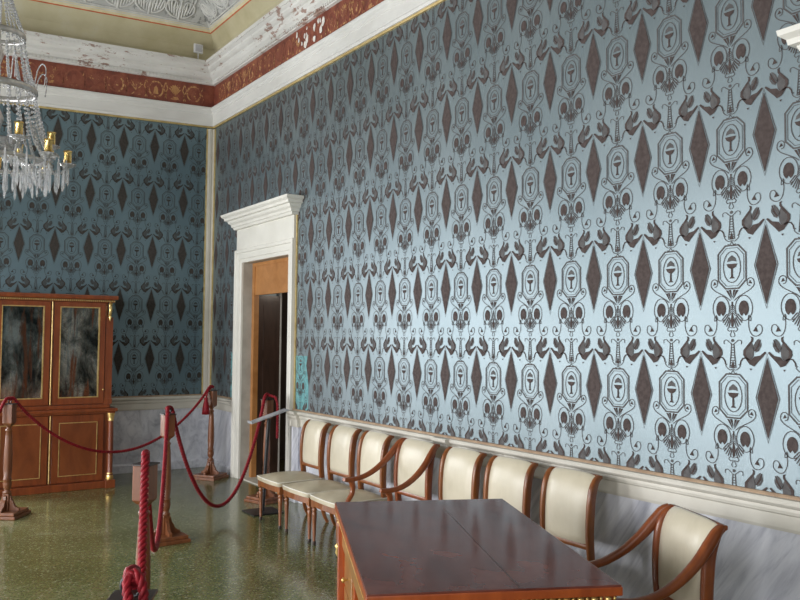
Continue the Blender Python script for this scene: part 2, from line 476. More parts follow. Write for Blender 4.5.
def clear_rects(bm, rects, ax):
    """delete the pattern inside rectangular holes (s0,s1,z0,z1); ax 1 for right wall"""
    for s0, s1, z0, z1 in rects:
        for co, no in (((0, s0, 0) if ax == 1 else (s0, 0, 0), (0, 1, 0) if ax == 1 else (1, 0, 0)),
                       ((0, s1, 0) if ax == 1 else (s1, 0, 0), (0, 1, 0) if ax == 1 else (1, 0, 0)),
                       ((0, 0, z1), (0, 0, 1))):
            bmesh.ops.bisect_plane(bm, geom=list(bm.verts) + list(bm.edges) + list(bm.faces), dist=1e-6, plane_co=co, plane_no=no)
        dead = [f for f in bm.faces if s0 < f.calc_center_median()[ax] < s1 and z0 < f.calc_center_median().z < z1]
        bmesh.ops.delete(bm, geom=dead, context='FACES')

XL, YB = -7.3, -13.0            # left wall, rear wall
HC = 6.3
DOORS = [(-2.25, -1.03, 2.45), (-9.135, -7.915, 2.45)]
def bm_obj(name, bm, mats, kind='structure'):
    me = bpy.data.meshes.new(name); bm.to_mesh(me); bm.free()
    for m in mats: me.materials.append(m)
    o = bpy.data.objects.new(name, me); COL.objects.link(o)
    if kind: o['kind'] = kind
    return o
def mb_to_bm(mb, bm):
    vs = [bm.verts.new(v) for v in mb.v]
    for f, mi in zip(mb.f, mb.m):
        ff = bm.faces.new([vs[i] for i in f]); ff.material_index = mi

# right wall -------------------------------------------------------
pat = bmesh.new()
cols_r = [-7.476 + PW * (k + .5) for k in range(-16, 21)]
paper(pat, 1, [c for c in cols_r if c < -.15], ROWZ, lambda s, z, o: (-o, s, z), .84, .0022, 2, 3, -.03)
clear_rects(pat, [(a - .13, b + .13, 0, 2.85) for a, b, _ in DOORS], 1)
wr = MB()
T = .45
ys = [0.3, DOORS[0][1], DOORS[0][0], DOORS[1][1], DOORS[1][0], YB]
for i in range(0, 5, 2):       # solid stretches, marble below, silk above
    wr.box(0, T, ys[i + 1], ys[i], 0, .80, 1); wr.box(0, T, ys[i + 1], ys[i], .80, HC, 0)
for a, b, h in DOORS: wr.box(0, T, a, b, h, HC, 0)
# faded replacement patches in the silk beside the first door
wr.box(-.0012, 0, -2.70, -2.40, .88, 1.42, 4)
wr.box(-.0012, 0, -.86, -.70, .88, 1.42, 4)
mb_to_bm(wr, pat)
bm_obj('wall_right', pat, [M['silk'], M['marble'], M['motif'], M['motif_line'], M['silk_patch']])

# back wall --------------------------------------------------------
pat = bmesh.new()
cols_b = [-.3796 - PW * (j - .5) for j in range(0, 20)]
paper(pat, 0, [c for c in cols_b], ROWZ, lambda s, z, o: (s, -o, z), .84, .0022, 2, 3, -.05)
wb = MB()
BW = (-4.65, -3.05)  # opening for the unseen window added to light the room
wb.box(BW[1], 0, 0, .3, 0, .80, 1); wb.box(BW[1], 0, 0, .3, .80, HC, 0)
wb.box(XL - .3, BW[0], 0, .3, 0, .80, 1); wb.box(XL - .3, BW[0], 0, .3, .80, HC, 0)
wb.box(BW[0], BW[1], 0, .3, 0, .5, 1); wb.box(BW[0], BW[1], 0, .3, 2.95, HC, 0)
clear_rects(pat, [(BW[0], BW[1], .5, 2.95)], 0)
mb_to_bm(wb, pat)
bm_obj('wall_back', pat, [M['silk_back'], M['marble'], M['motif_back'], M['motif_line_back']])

# left wall with windows, rear wall ---------------------------------
WIN = [(-1.7, 1.2), (-4.6, 1.2), (-7.5, 1.2), (-10.4, 1.2)]
WZ0, WZ1 = .6, 2.75
wl = MB()
yy = 0.0
for cy, w in WIN:
    wl.box(XL - .35, XL, cy + w / 2, yy, 0, HC); wl.box(XL - .35, XL, cy - w / 2, cy + w / 2, 0, WZ0); wl.box(XL - .35, XL, cy - w / 2, cy + w / 2, WZ1, HC)
    yy = cy - w / 2
wl.box(XL - .35, XL, YB, yy, 0, HC)
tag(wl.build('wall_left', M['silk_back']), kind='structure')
for i, (cy, w) in enumerate(WIN):
    e = empty('window_%d' % (i + 1), (XL - .2, cy, WZ0), kind='structure')
    fr = MB()
    for a in (-w / 2, w / 2 - .07, -.035): fr.box(-.04, .04, a, a + .07, 0, WZ1 - WZ0)
    for z in (0, .7, 1.4, WZ1 - WZ0 - .07): fr.box(-.035, .035, -w / 2, w / 2, z, z + .07)
    fr.build('window_frame', M['door_paint'], e)
    g = MB(); g.box(-.004, .004, -w / 2 + .05, w / 2 - .05, .05, WZ1 - WZ0 - .05); g.build('pane', M['glass'], e)
e = empty('window_5', ((BW[0] + BW[1]) / 2, .16, .5), kind='structure')  # out-of-view window, added for its light on the right wall
fr = MB(); hwid = (BW[1] - BW[0]) / 2
for a in (-hwid, hwid - .08, -.04): fr.box(a, a + .08, -.04, .04, 0, 2.45)
for z in (0, .8, 1.6, 2.37): fr.box(-hwid, hwid, -.035, .035, z, z + .08)
fr.build('window_frame', M['door_paint'], e)
g = MB(); g.box(-hwid + .05, hwid - .05, -.004, .004, .05, 2.4); g.build('pane', M['glass'], e)
wq = MB(); wq.box(XL - .35, .45, YB - .3, YB, 0, HC)
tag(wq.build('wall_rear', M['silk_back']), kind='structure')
fl = MB(); fl.box(XL - .35, 0, YB - .3, .3, -.1, 0); fl.box(0, 3.2, -3.4, .3, -.1, 0)
tag(fl.build('floor', M['floor']), kind='structure')

# cove and ceiling --------------------------------------------------
COVE = [(0.0, 5.0), (.02, 5.22), (.108, 5.392), (.118, 5.404), (.140, 5.428), (.146, 5.436), (.152, 5.443), (.160, 5.452), (.30, 5.63), (.48, 5.80), (.75, 5.99), (1.1, 6.14), (1.5, 6.22)]
CM_ = [0, 0, 1, 2, 5, 2, 5, 3, 3, 3, 3, 3]
ce = MB()
def ring(p, z): return [(-p, -p, z), (XL + p, -p, z), (XL + p, YB + p, z), (-p, YB + p, z)]
for i in range(len(COVE) - 1):
    a = ring(*COVE[i]); b = ring(*COVE[i + 1])
    for j in range(4):
        k = (j + 1) % 4
        ce.add([a[j], a[k], b[k], b[j]], [(0, 1, 2, 3)], CM_[i])
ce.add(ring(*COVE[-1]), [(0, 1, 2, 3)], 4)
ce.box(XL - .35, .45, YB - .3, .3, HC, HC + .1, 4)
# raised stucco foliage above the painted border (back and right side)
def cove_pt(d):
    # distance d up the slope from the border
    pr = COVE[7:]
    for i in range(len(pr) - 1):
        L = math.dist(pr[i], pr[i + 1])
        if d <= L: t = d / L; return (pr[i][0] + (pr[i + 1][0] - pr[i][0]) * t, pr[i][1] + (pr[i + 1][1] - pr[i][1]) * t)
        d -= L
    return pr[-1]
def relief(pts, w, side):
    P3 = []
    for s, d in pts:
        p, z = cove_pt(max(d, .005))
        P3.append((-p if side else s, s if side else -p, z - .004))
    ce.sweep(P3, lerp_list([w, w * 1.4, w * .5], len(P3)), .022, n=6, mi=5)
for side in (0, 1):
    s = -.55 if side == 0 else -.45
    while s > -4.4:
        for sg in (1, -1):
            c = [(s + sg * .02, .05), (s + sg * .10, .07), (s + sg * .17, .14), (s + sg * .15, .23), (s + sg * .07, .25), (s + sg * .04, .18), (s + sg * .09, .15)]
            relief([(p.x, p.y) for p in smooth_curve([(a, b, 0) for a, b in c], 4)], .026, side)
            for k in range(4):
                relief([(s + sg * (.03 + .03 * k), .06 + .02 * k), (s + sg * (.035 + .04 * k), .14 + .03 * k), (s + sg * (.02 + .05 * k), .22 + .04 * k)], .022, side)
        relief([(s, .03), (s, .13), (s, .27)], .035, side)
        s -= .36
    relief([(-.35 - .1 * i, .32) for i in range(42)], .03, side)
    relief([(-.22 - .1 * i, .02) for i in range(42)], .018, side)
ce.v = [(x, y, z + .036 * x + .012 * y) for x, y, z in ce.v]
tag(ce.build('ceiling', [M['cove'], M['cove_line'], M['cove_line_pale'], M['stucco'], M['ceiling'], M['stucco_relief']], fixn=False), kind='structure')

# entablature: trim + frieze + cornice ------------------------------
def tilt(mb):
    # the old ceiling and its mouldings sag slightly away from the corner
    mb.v = [(x, y, z + (.036 * x + .012 * y if z > 4.0 else 0)) for x, y, z in mb.v]
def entab(mb, prof, mi=0, sides='br'):
    """prof (projection p, z) mitred at the corner"""
    if 'b' in sides: mb.extrude(prof, lambda t, p, q: (t, -p, q), lambda p: -p, XL, mi)
    if 'r' in sides: mb.extrude(prof, lambda t, p, q: (-p, t, q), lambda p: -p, YB, mi)
    if 'l' in sides: mb.extrude(prof, lambda t, p, q: (XL + p, t, q), -.0, YB, mi)
arch = [(0, 4.245), (.035, 4.245), (.04, 4.27), (.034, 4.285), (.034, 4.385), (.046, 4.395), (.05, 4.42), (.066, 4.435), (.072, 4.46), (.066, 4.475), (0, 4.48)]
t1 = MB(); entab(t1, arch, 0); tilt(t1)
tag(t1.build('trim_1', M['plaster_clean']), kind='structure')
gf = MB(); entab(gf, [(0, 4.205), (.02, 4.205), (.024, 4.217), (.02, 4.228), (0, 4.228)]); gf.v = [(x, y, z + .02) for x, y, z in gf.v]; tilt(gf); tag(gf.build('trim_2', M['gilt_fillet']), kind='structure')
cor = [(0, 4.80), (.045, 4.805), (.055, 4.83), (.05, 4.85), (.085, 4.875), (.105, 4.90), (.105, 4.935), (.13, 4.945), (.155, 4.965), (.16, 4.985), (.185, 5.0), (.20, 5.03), (.20, 5.052), (0, 5.052)]
t3 = MB(); entab(t3, cor, 0)
# small dentil-like egg row on the upper cornice
for i in range(120):
    y = -.22 - i * .042
    if y > -5.2:
        t3.box(-.198, -.18, y - .026, y, 5.005, 5.03); t3.box(y - .026, y, -.198, -.18, 5.005, 5.03)
        t3.box(-.065, -.045, y - .024, y, 4.815, 4.845); t3.box(y - .024, y, -.065, -.045, 4.815, 4.845)
t3.v = [(x, y, z - .035) for x, y, z in t3.v]; tilt(t3)
tag(t3.build('trim_3', M['plaster']), kind='structure')
# frieze with wreaths and palmettes
fz = MB(); entab(fz, [(0, 4.50), (.012, 4.50), (.012, 4.81), (0, 4.81)], 0)
def flat(side, s, z, pts, mi, off=.0145):
    vs = [((-off, s + a, z + b) if side else (s + a, -off, z + b)) for a, b in pts]
    fz.add(vs, [tuple(range(len(vs)))], mi)
def fstroke(side, s, z, pts, w, mi=1):
    for i in range(len(pts) - 1):
        a = Vector(pts[i]); b = Vector(pts[i + 1]); d = (b - a); n = Vector((-d.y, d.x)).normalized() * w / 2
        flat(side, s, z, [a - n, b - n, b + n, a + n], mi, .0145 + .0001 * (i % 3))
for side in (0, 1):
    s = -.28; i = 0
    while s > -7:
        if i % 2 == 0:
            fstroke(side, s, 4.655, [(.085 * math.cos(a * PI / 7), .095 * math.sin(a * PI / 7)) for a in range(15)], .02)
            flat(side, s, 4.64, [(-.03, -.045), (.03, -.045), (.022, .03), (0, .06), (-.022, .03)], 1)
        else:
            for k in range(-3, 4):
                an = k * .33
                tip = (math.sin(an) * .10, -.02 + math.cos(an) * .12)
                flat(side, s, 4.65, [(0, -.05), (tip[0] * .75 + .012, tip[1] * .75), tip, (tip[0] * .75 - .012, tip[1] * .75)], 1, .0146 + .0002 * (k + 3))
            flat(side, s, 4.65, [(-.06, -.095), (.06, -.095), (.03, -.06), (-.03, -.06)], 1)
        for sg in (-1, 1):
            fstroke(side, s + sg * .105, 4.65, [(.0, -.10), (sg * .02, -.04), (-sg * .012, .03), (sg * .01, .1)], .012)
        s -= .235; i += 1
# flaked patches where the paint has gone
for k in range(16):
    y = -2.35 - random.random() * .6; z = 4.58 + random.random() * .17; r = .012 + random.random() * .022
    flat(1, y, z, [(r * math.cos(a) * (.6 + random.random() * .7), r * 1.5 * math.sin(a) * (.6 + random.random() * .7)) for a in [j * PI / 4 for j in range(8)]], 2, .017 + k * .0002)
fz.v = [(x, y, z - .03) for x, y, z in fz.v]; tilt(fz)
tag(fz.build('trim_4', [M['frieze'], M['frieze_gold'], M['frieze_chip']], fixn=False), kind='structure')

# corner posts ------------------------------------------------------
cp = MB()
cp.box(-.085, -.018, -.02, 0, .88, 4.21); cp.box(-.02, 0, -.045, 0, .88, 4.21); cp.box(-.07, -.04, -.028, -.02, .88, 4.21)
cp.box(-.10, -.085, -.014, 0, .88, 4.21, 1); cp.box(-.012, 0, -.065, -.045, .88, 4.21, 1)
tag(cp.build('trim_5', [M['rail_paint'], M['gilt_fillet']]), kind='structure')

# dado rail with pilaster breaks, base ------------------------------
RAIL = [(0, .725), (.016, .725), (.02, .74), (.02, .80), (.030, .808), (.034, .822), (.030, .835), (.045, .842), (.058, .855), (.06, .868), (.052, .878), (0, .88)]
BASE = [(0, 0), (.03, 0), (.03, .085), (.018, .105), (0, .105)]
def rail_r(mb, y0, y1, dp=0, prof=RAIL):
    mb.extrude([(p + (dp if p > 0 else 0), q) for p, q in prof], lambda t, p, q: (-p, t, q), y0, y1)
segs = [(-.86, 0), (YB + .0, -9.285), (-7.765, -2.40)]
r1 = MB(); rb = MB(); fi = MB()
for y0, y1 in segs:
    rail_r(r1, y0, y1); rail_r(rb, y0, y1, 0, BASE)
    fi.extrude([(0, .876), (.022, .876), (.024, .886), (.018, .894), (0, .894)], lambda t, p, q: (-p, t, q), y0, y1)
PIL = [(-2.56, -2.42), (-5.02, -4.88)]
pl = MB()
for a, b in PIL:
    rail_r(r1, a - .015, b + .015, .035)
    pl.box(-.035, 0, a, b, .1, .73); rail_r(rb, a - .01, b + .01, .035, BASE)
for xa, xb_ in ((0, BW[1]), (BW[0], XL)): r1.extrude([(p, q) for p, q in RAIL], lambda t, p, q: (t, -p, q), xa, xb_)
rb.extrude(BASE, lambda t, p, q: (t, -p, q), 0, XL)
for xa, xb_ in ((0, BW[1]), (BW[0], XL)): fi.extrude([(0, .876), (.022, .876), (.024, .886), (.018, .894), (0, .894)], lambda t, p, q: (t, -p, q), xa, xb_)
tag(r1.build('trim_6', M['rail_paint']), kind='structure')
tag(fi.build('trim_7', M['wood_fillet']), kind='structure')
tag(pl.build('trim_8', M['marble']), kind='structure')
tag(rb.build('baseboard_right', M['marble']), kind='structure')
# slim fillet framing the silk beside the door
vf = MB()
for a, b, _ in DOORS:
    vf.box(-.014, 0, a - .175, a - .155, .88, 2.90); vf.box(-.014, 0, b + .155, b + .175, .88, 2.90)
tag(vf.build('trim_9', M['gilt_fillet']), kind='structure')

# doorways ----------------------------------------------------------
def surround(i, a, b, h):
    e = empty('door_%d' % i, (0, (a + b) / 2, 0), kind='structure')
    w = (b - a) / 2
    m = MB()
    # architrave: stepped casing, mitred
    cas = [(0, 0), (0, .02), (.038, .024), (.042, .034), (.105, .037), (.112, .05), (.142, .056), (.15, .05), (.15, 0)]
    def cring(d, p): return [(-p, w + d, 0), (-p, w + d, h + d), (-p, -w - d, h + d), (-p, -w - d, 0)]
    for (d0, q0), (d1, q1) in zip(cas[:-1], cas[1:]):
        A, Bq = cring(d0, q0), cring(d1, q1)
        for t in range(3): m.add([A[t], A[t + 1], Bq[t + 1], Bq[t]], [(0, 1, 2, 3)])
    m.build('architrave', M['door_paint'], e)
    m = MB(); m.box(-.03, 0, -w - .14, w + .14, h + .15, h + .39)
    m.build('overdoor_panel', M['door_paint'], e)
    m = MB()
    steps = [(.0, .0), (.04, .0), (.05, .025), (.062, .03), (.066, .055), (.09, .075), (.10, .10), (.125, .105), (.13, .13), (.155, .15), (.16, .175), (0, .175)]
    z0 = h + .385; ow = w + .118
    vs = []; k = len(steps)
    # cornice running across with returned ends
    fr = []
    for p, q in steps: fr.append([(0, ow - .02 + p, z0 + q), (-p - .03, ow - .02 + p, z0 + q), (-p - .03, -ow - .02 - p, z0 + q), (0, -ow - .02 - p, z0 + q)])
    for j in range(k - 1):
        A, B = fr[j], fr[j + 1]
        for t in range(3): m.add([A[t], A[t + 1], B[t + 1], B[t]], [(0, 1, 2, 3)])
    m.build('door_cornice', M['door_paint'], e, fixn=True)
    # reveal and wooden inner frame
    m = MB()
    m.box(0, .13, w - .002, w + .02, 0, h); m.box(0, .13, -w - .02, -w + .002, 0, h); m.box(0, .13, -w, w, h - .002, h + .02)
    m.build('reveal', M['pale_strip'], e)
    m = MB()
    m.box(.11, .17, w - .065, w, 0, h - .0); m.box(.11, .17, -w, -w + .065, 0, h); m.box(.11, .17, -w + .065, w - .065, h - .04, h)
    m.box(.12, .16, -w + .065, w - .065, h - .37, h - .04)
    m.build('inner_frame', M['jamb_wood'], e)
    m = MB(); m.box(0, .45, -w, w, -.005, .012); m.build('threshold', M['rail_paint'], e)
    return e, w
e1, w1 = surround(1, *DOORS[0])
# open leaf folded back into the passage, with pale edges and panels
m = MB()
m.box(.17, .44, w1 - .06, w1 - .015, .02, 2.08); 
for z0, z1 in ((.15, .75), (.85, 1.35), (1.45, 1.98)): m.box(.23, .38, w1 - .068, w1 - .06, z0, z1)
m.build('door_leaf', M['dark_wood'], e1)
m = MB(); m.box(.44, .455, w1 - .07, w1 - .0, .02, 2.35); m.build('door_edge', M['pale_strip'], e1)
e2, w2 = surround(2, *DOORS[1])
m = MB(); m.box(.18, .23, -w2 + .065, w2 - .065, .02, DOORS[1][2] - .37)
for s in (-1, 1):
    for z0, z1 in ((.15, .85), (.95, 1.95)): m.box(.168, .18, s * .28 - .2, s * .28 + .2, z0, z1)
m.build('door_leaf', M['dark_wood'], e2)
# the dim room beyond the doorway
ps = MB()
ps.box(3.2, 3.3, -3.6, .5, 0, 3.2); ps.box(.45, 3.2, .1, .2, 0, 3.2); ps.box(.45, 3.2, -3.6, -3.5, 0, 3.2); ps.box(.45, 3.3, -3.6, .5, 3.2, 3.3)
ps.box(1.25, 1.35, -.75, .1, 0, 3.2, 0); ps.box(1.24, 1.25, -.79, -.75, 0, 3.2, 2)
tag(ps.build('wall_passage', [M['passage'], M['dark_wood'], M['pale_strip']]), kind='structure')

# ------------------------------------------------------------------ chairs
def chair_common(root, hw_f, hw_b, W, wood_m, satin, seat_m):
    """front faces -x; hw = half widths of the seat"""
    xf, xb = -.235, .205
    # seat rail
    def seat_outline(g, r=.0):
        fpts = [(xf - g, -hw_f - g), (xf - g - .012, 0), (xf - g, hw_f + g), (xb + g, hw_b + g), (xb + g, -hw_b - g)]
        return fpts
    def slab(mb, out, z0, z1):
        n = len(out)
        mb.add([(x, y, z0) for x, y in out] + [(x, y, z1) for x, y in out], [tuple(range(n))[::-1], tuple(range(n, 2 * n))] + [(i, (i + 1) % n, n + (i + 1) % n, n + i) for i in range(n)])
    m = MB(); slab(m, seat_outline(0), .298, .352); m.build('seat_rail', wood_m, root, bev=.005)
    # cushion: domed grid
    m = MB(); nx, ny = 12, 12; vs = []
    def top(u, v):
        hx = abs(2 * u - 1); hy = abs(2 * v - 1)
        return .385 + .03 * (1 - hx ** 2.4) * (1 - hy ** 2.4) + .010 * (1 - max(hx, hy) ** 6)
    for i in range(nx + 1):
        u = i / nx; x = xf - .008 + (xb - xf + .012) * u
        hw = hw_f + (hw_b - hw_f) * u + .004
        for j in range(ny + 1):
            v = j / ny
            xx = x - (.012 * (1 - (2 * v - 1) ** 2)) * (1 - u)
            # round the two front corners
            hh = hw * (1 - (.05 * max(0, 1 - u * 7)) ** 1)
            vs.append((xx, -hh + 2 * hh * v, top(u, v)))
    fs = [(i * (ny + 1) + j, (i + 1) * (ny + 1) + j, (i + 1) * (ny + 1) + j + 1, i * (ny + 1) + j + 1) for i in range(nx) for j in range(ny)]
    m.add(vs, fs, 0, True)
    bd = [i * (ny + 1) for i in range(nx + 1)] + [nx * (ny + 1) + j for j in range(1, ny + 1)] + [i * (ny + 1) + ny for i in range(nx - 1, -1, -1)] + [j for j in range(ny - 1, 0, -1)]
    B = [vs[i] for i in bd]; nb = len(B)
    mid = [(x * 1.012, y * 1.012, .37) for x, y, z in B]; low = [(x, y, .350) for x, y, z in B]
    m.add(B + mid + low, [(i, (i + 1) % nb, nb + (i + 1) % nb, nb + i) for i in range(nb)] + [(nb + i, nb + (i + 1) % nb, 2 * nb + (i + 1) % nb, 2 * nb + i) for i in range(nb)], 0, True)
    seat = m.build('seat', seat_m, root)
    m = MB(); m.sweep([(x * 1.004, y * 1.004, z - .002) for x, y, z in B], .009, .009, n=6, closed=True); m.build('piping', M['piping'], seat)
    # front legs: block, collar, tapered turned leg, dark tip
    for s in (-1, 1):
        m = MB(); cx, cy = xf + .022, s * (hw_f - .024)
        m.bbox(cx - .021, cx + .021, cy - .021, cy + .021, .285, .352, .003)
        m.lathe([(.012, 0), (.014, .02), (.011, .03), (.0185, .22), (.0195, .245), (.014, .252), (.021, .262), (.021, .27), (.015, .278), (.018, .287)], (cx, cy, 0), 14)
        lg = m.build('leg', wood_m, root)
        m = MB(); m.lathe([(.0135, 0), (.0155, .012), (.0155, .022), (.012, .028)], (cx, cy, 0), 12); m.build('leg_tip', M['tip_dark'], lg)
    # sabre back legs
    for s in (-1, 1):
        m = MB(); pts = smooth_curve([(.192, s * (hw_b - .012), .36), (.186, s * (hw_b - .012), .27), (.194, s * (hw_b - .01), .15), (.215, s * (hw_b - .005), .06), (.245, s * hw_b, 0.0)], 5)
        m.sweep(pts, lerp_list([.03, .028, .022], len(pts)), lerp_list([.042, .034, .026], len(pts)), (1, 0, 0), 8, square=.55)
        m.build('leg', wood_m, root)
PROF = [(.196, .345), (.186, .42), (.178, .50), (.177, .58), (.181, .66), (.189, .73), (.204, .785), (.226, .825), (.252, .845)]
def back_prof(k=4):
    return [(p.x, p.z) for p in smooth_curve([(x, 0, z) for x, z in PROF], k)]
def back(root, W, wood_m, satin, hw_b):
    pr = back_prof()
    n = len(pr)
    m = MB()
    for s in (-1, 1):
        ww = lerp_list([.026, .028, .03, .03, .03], n)
        pts = [(x, s * ((hw_b - .012) + (W / 2 - .015 - hw_b + .012) * min(1, i / (n * .45))), z) for i, (x, z) in enumerate(pr)]
        m.sweep(pts, ww, lerp_list([.044, .05, .054, .052, .028], n), (1, 0, 0), 8, square=.55)
    # top rail and bottom rail
    x1, z1 = pr[-1]
    m.sweep([(x1 + .002, -W / 2 + .004, z1 - .002), (x1 + .002, 0, z1 + .002), (x1 + .002, W / 2 - .004, z1 - .002)], .024, .022, n=8, square=.4)
    m.sweep([(.181, -W / 2 + .02, .468), (.181, W / 2 - .02, .468)], .03, .034, n=8, square=.5)
    m.build('back_frame', wood_m, root)
    m = MB(); wi = W / 2 - .026
    pr2 = [(x, z) for x, z in pr if z > .478]; rows = []
    NY = 10
    for sgn, off in ((-1, .021), (1, .012)):
        grid = []
        for i, (x, z) in enumerate(pr2):
            a = pr2[max(i - 1, 0)]; b = pr2[min(i + 1, len(pr2) - 1)]
            t = Vector((b[0] - a[0], b[1] - a[1])).normalized(); nn = Vector((t.y, -t.x))      # points to +x
            e = 1 if 0 < i < len(pr2) - 1 else .35
            for j in range(NY + 1):
                v = j / NY; d = off * (1 - abs(2 * v - 1) ** 5) * e + .004
                grid.append((x + sgn * nn.x * d, -wi + 2 * wi * v, z + sgn * nn.y * d))
        k = NY + 1
        m.add(grid, [(i * k + j, i * k + j + 1, (i + 1) * k + j + 1, (i + 1) * k + j) for i in range(len(pr2) - 1) for j in range(NY)], 0, True)
        rows.append(grid)
    K = len(pr2); k = NY + 1
    for j0 in (0, NY):
        A = [rows[0][i * k + j0] for i in range(K)] + [rows[1][i * k + j0] for i in range(K)]
        m.add(A, [(i, i + 1, K + i + 1, K + i) for i in range(K - 1)])
    for i0 in (0, K - 1):
        A = [rows[0][i0 * k + j] for j in range(k)] + [rows[1][i0 * k + j] for j in range(k)]
        m.add(A, [(i, i + 1, k + i + 1, k + i) for i in range(k - 1)])
    m.build('backrest', satin, root)
def make_side_chair():
    r = empty('side_chair', (0, 0, 0))
    chair_common(r, .222, .188, .44, M['chair_wood'], M['satin'], M['seat_satin'])
    back(r, .39, M['chair_wood'], M['satin'], .188)
    return r
def make_armchair():
    r = empty('armchair', (0, 0, 0))
    chair_common(r, .240, .205, .5, M['arm_wood'], M['satin'], M['seat_satin'])
    back(r, .435, M['arm_wood'], M['satin'], .205)
    for s in (-1, 1):
        m = MB()
        pts = smooth_curve([(.240, s * .208, .846), (.21, s * .218, .822), (.170, s * .226, .775), (.110, s * .236, .71), (.03, s * .244, .645), (-.06, s * .250, .598), (-.15, s * .252, .578), (-.225, s * .250, .578), (-.252, s * .248, .582)], 5)
        m.sweep(pts, lerp_list([.026, .03, .034, .036, .034, .034, .04, .036], len(pts)), lerp_list([.03, .05, .052, .044, .038, .034, .032, .034, .024], len(pts)), (0, 0, 1), 8, square=.45)
        m.build('arm', M['arm_wood'], r)
        m = MB()
        pts = smooth_curve([(-.195, s * .250, .572), (-.175, s * .250, .53), (-.182, s * .249, .475), (-.215, s * .247, .425), (-.238, s * .244, .375), (-.235, s * .238, .325)], 5)
        m.sweep(pts, lerp_list([.026, .028, .03], len(pts)), lerp_list([.044, .034, .032, .036], len(pts)), (1, 0, 0), 8, square=.45)
        m.build('arm_support', M['arm_wood'], r)
    return r
sc0 = make_side_chair()
CH = [(-.43, -3.275, 0, 'cream satin side chair nearest the doorway, first of the row along the wall'),
      (-.43, -3.80, .02, 'cream satin side chair second from the doorway, its seat overlapped by its neighbours'),
      (-.43, -4.285, -.02, 'cream satin side chair third from the doorway, directly before the armchair of the row'),
      (-.43, -5.40, 0, 'cream satin side chair next to the row\'s armchair, its seat hidden behind the desk'),
      (-.43, -5.89, .02, 'cream satin side chair in the middle of the three backs rising behind the desk'),
      (-.43, -6.40, 0, 'last cream satin side chair of the row, against marble at the desk\'s right edge')]
for i, (x, y, rz, lb) in enumerate(CH):
    o = sc0 if i == 0 else copy_tree(sc0)
    o.location = (x, y, 0); o.rotation_euler = (0, 0, rz)
    tag(o, lb, 'chair', 'matching side chairs along the right wall')
ac0 = make_armchair()
ac0.location = (-.43, -4.86, 0)
tag(ac0, 'cream satin armchair with sweeping wooden arms, standing within the row of side chairs', 'armchair', 'matching armchairs')
ac1 = copy_tree(ac0)
ang = -math.atan2(.38, .92)
ac1.rotation_euler = (0, 0, -.405)
ac1.location = (-.80, -7.395, 0)
tag(ac1, 'cream satin armchair drawn up to the long side of the desk, nearest the camera', 'armchair', 'matching armchairs')

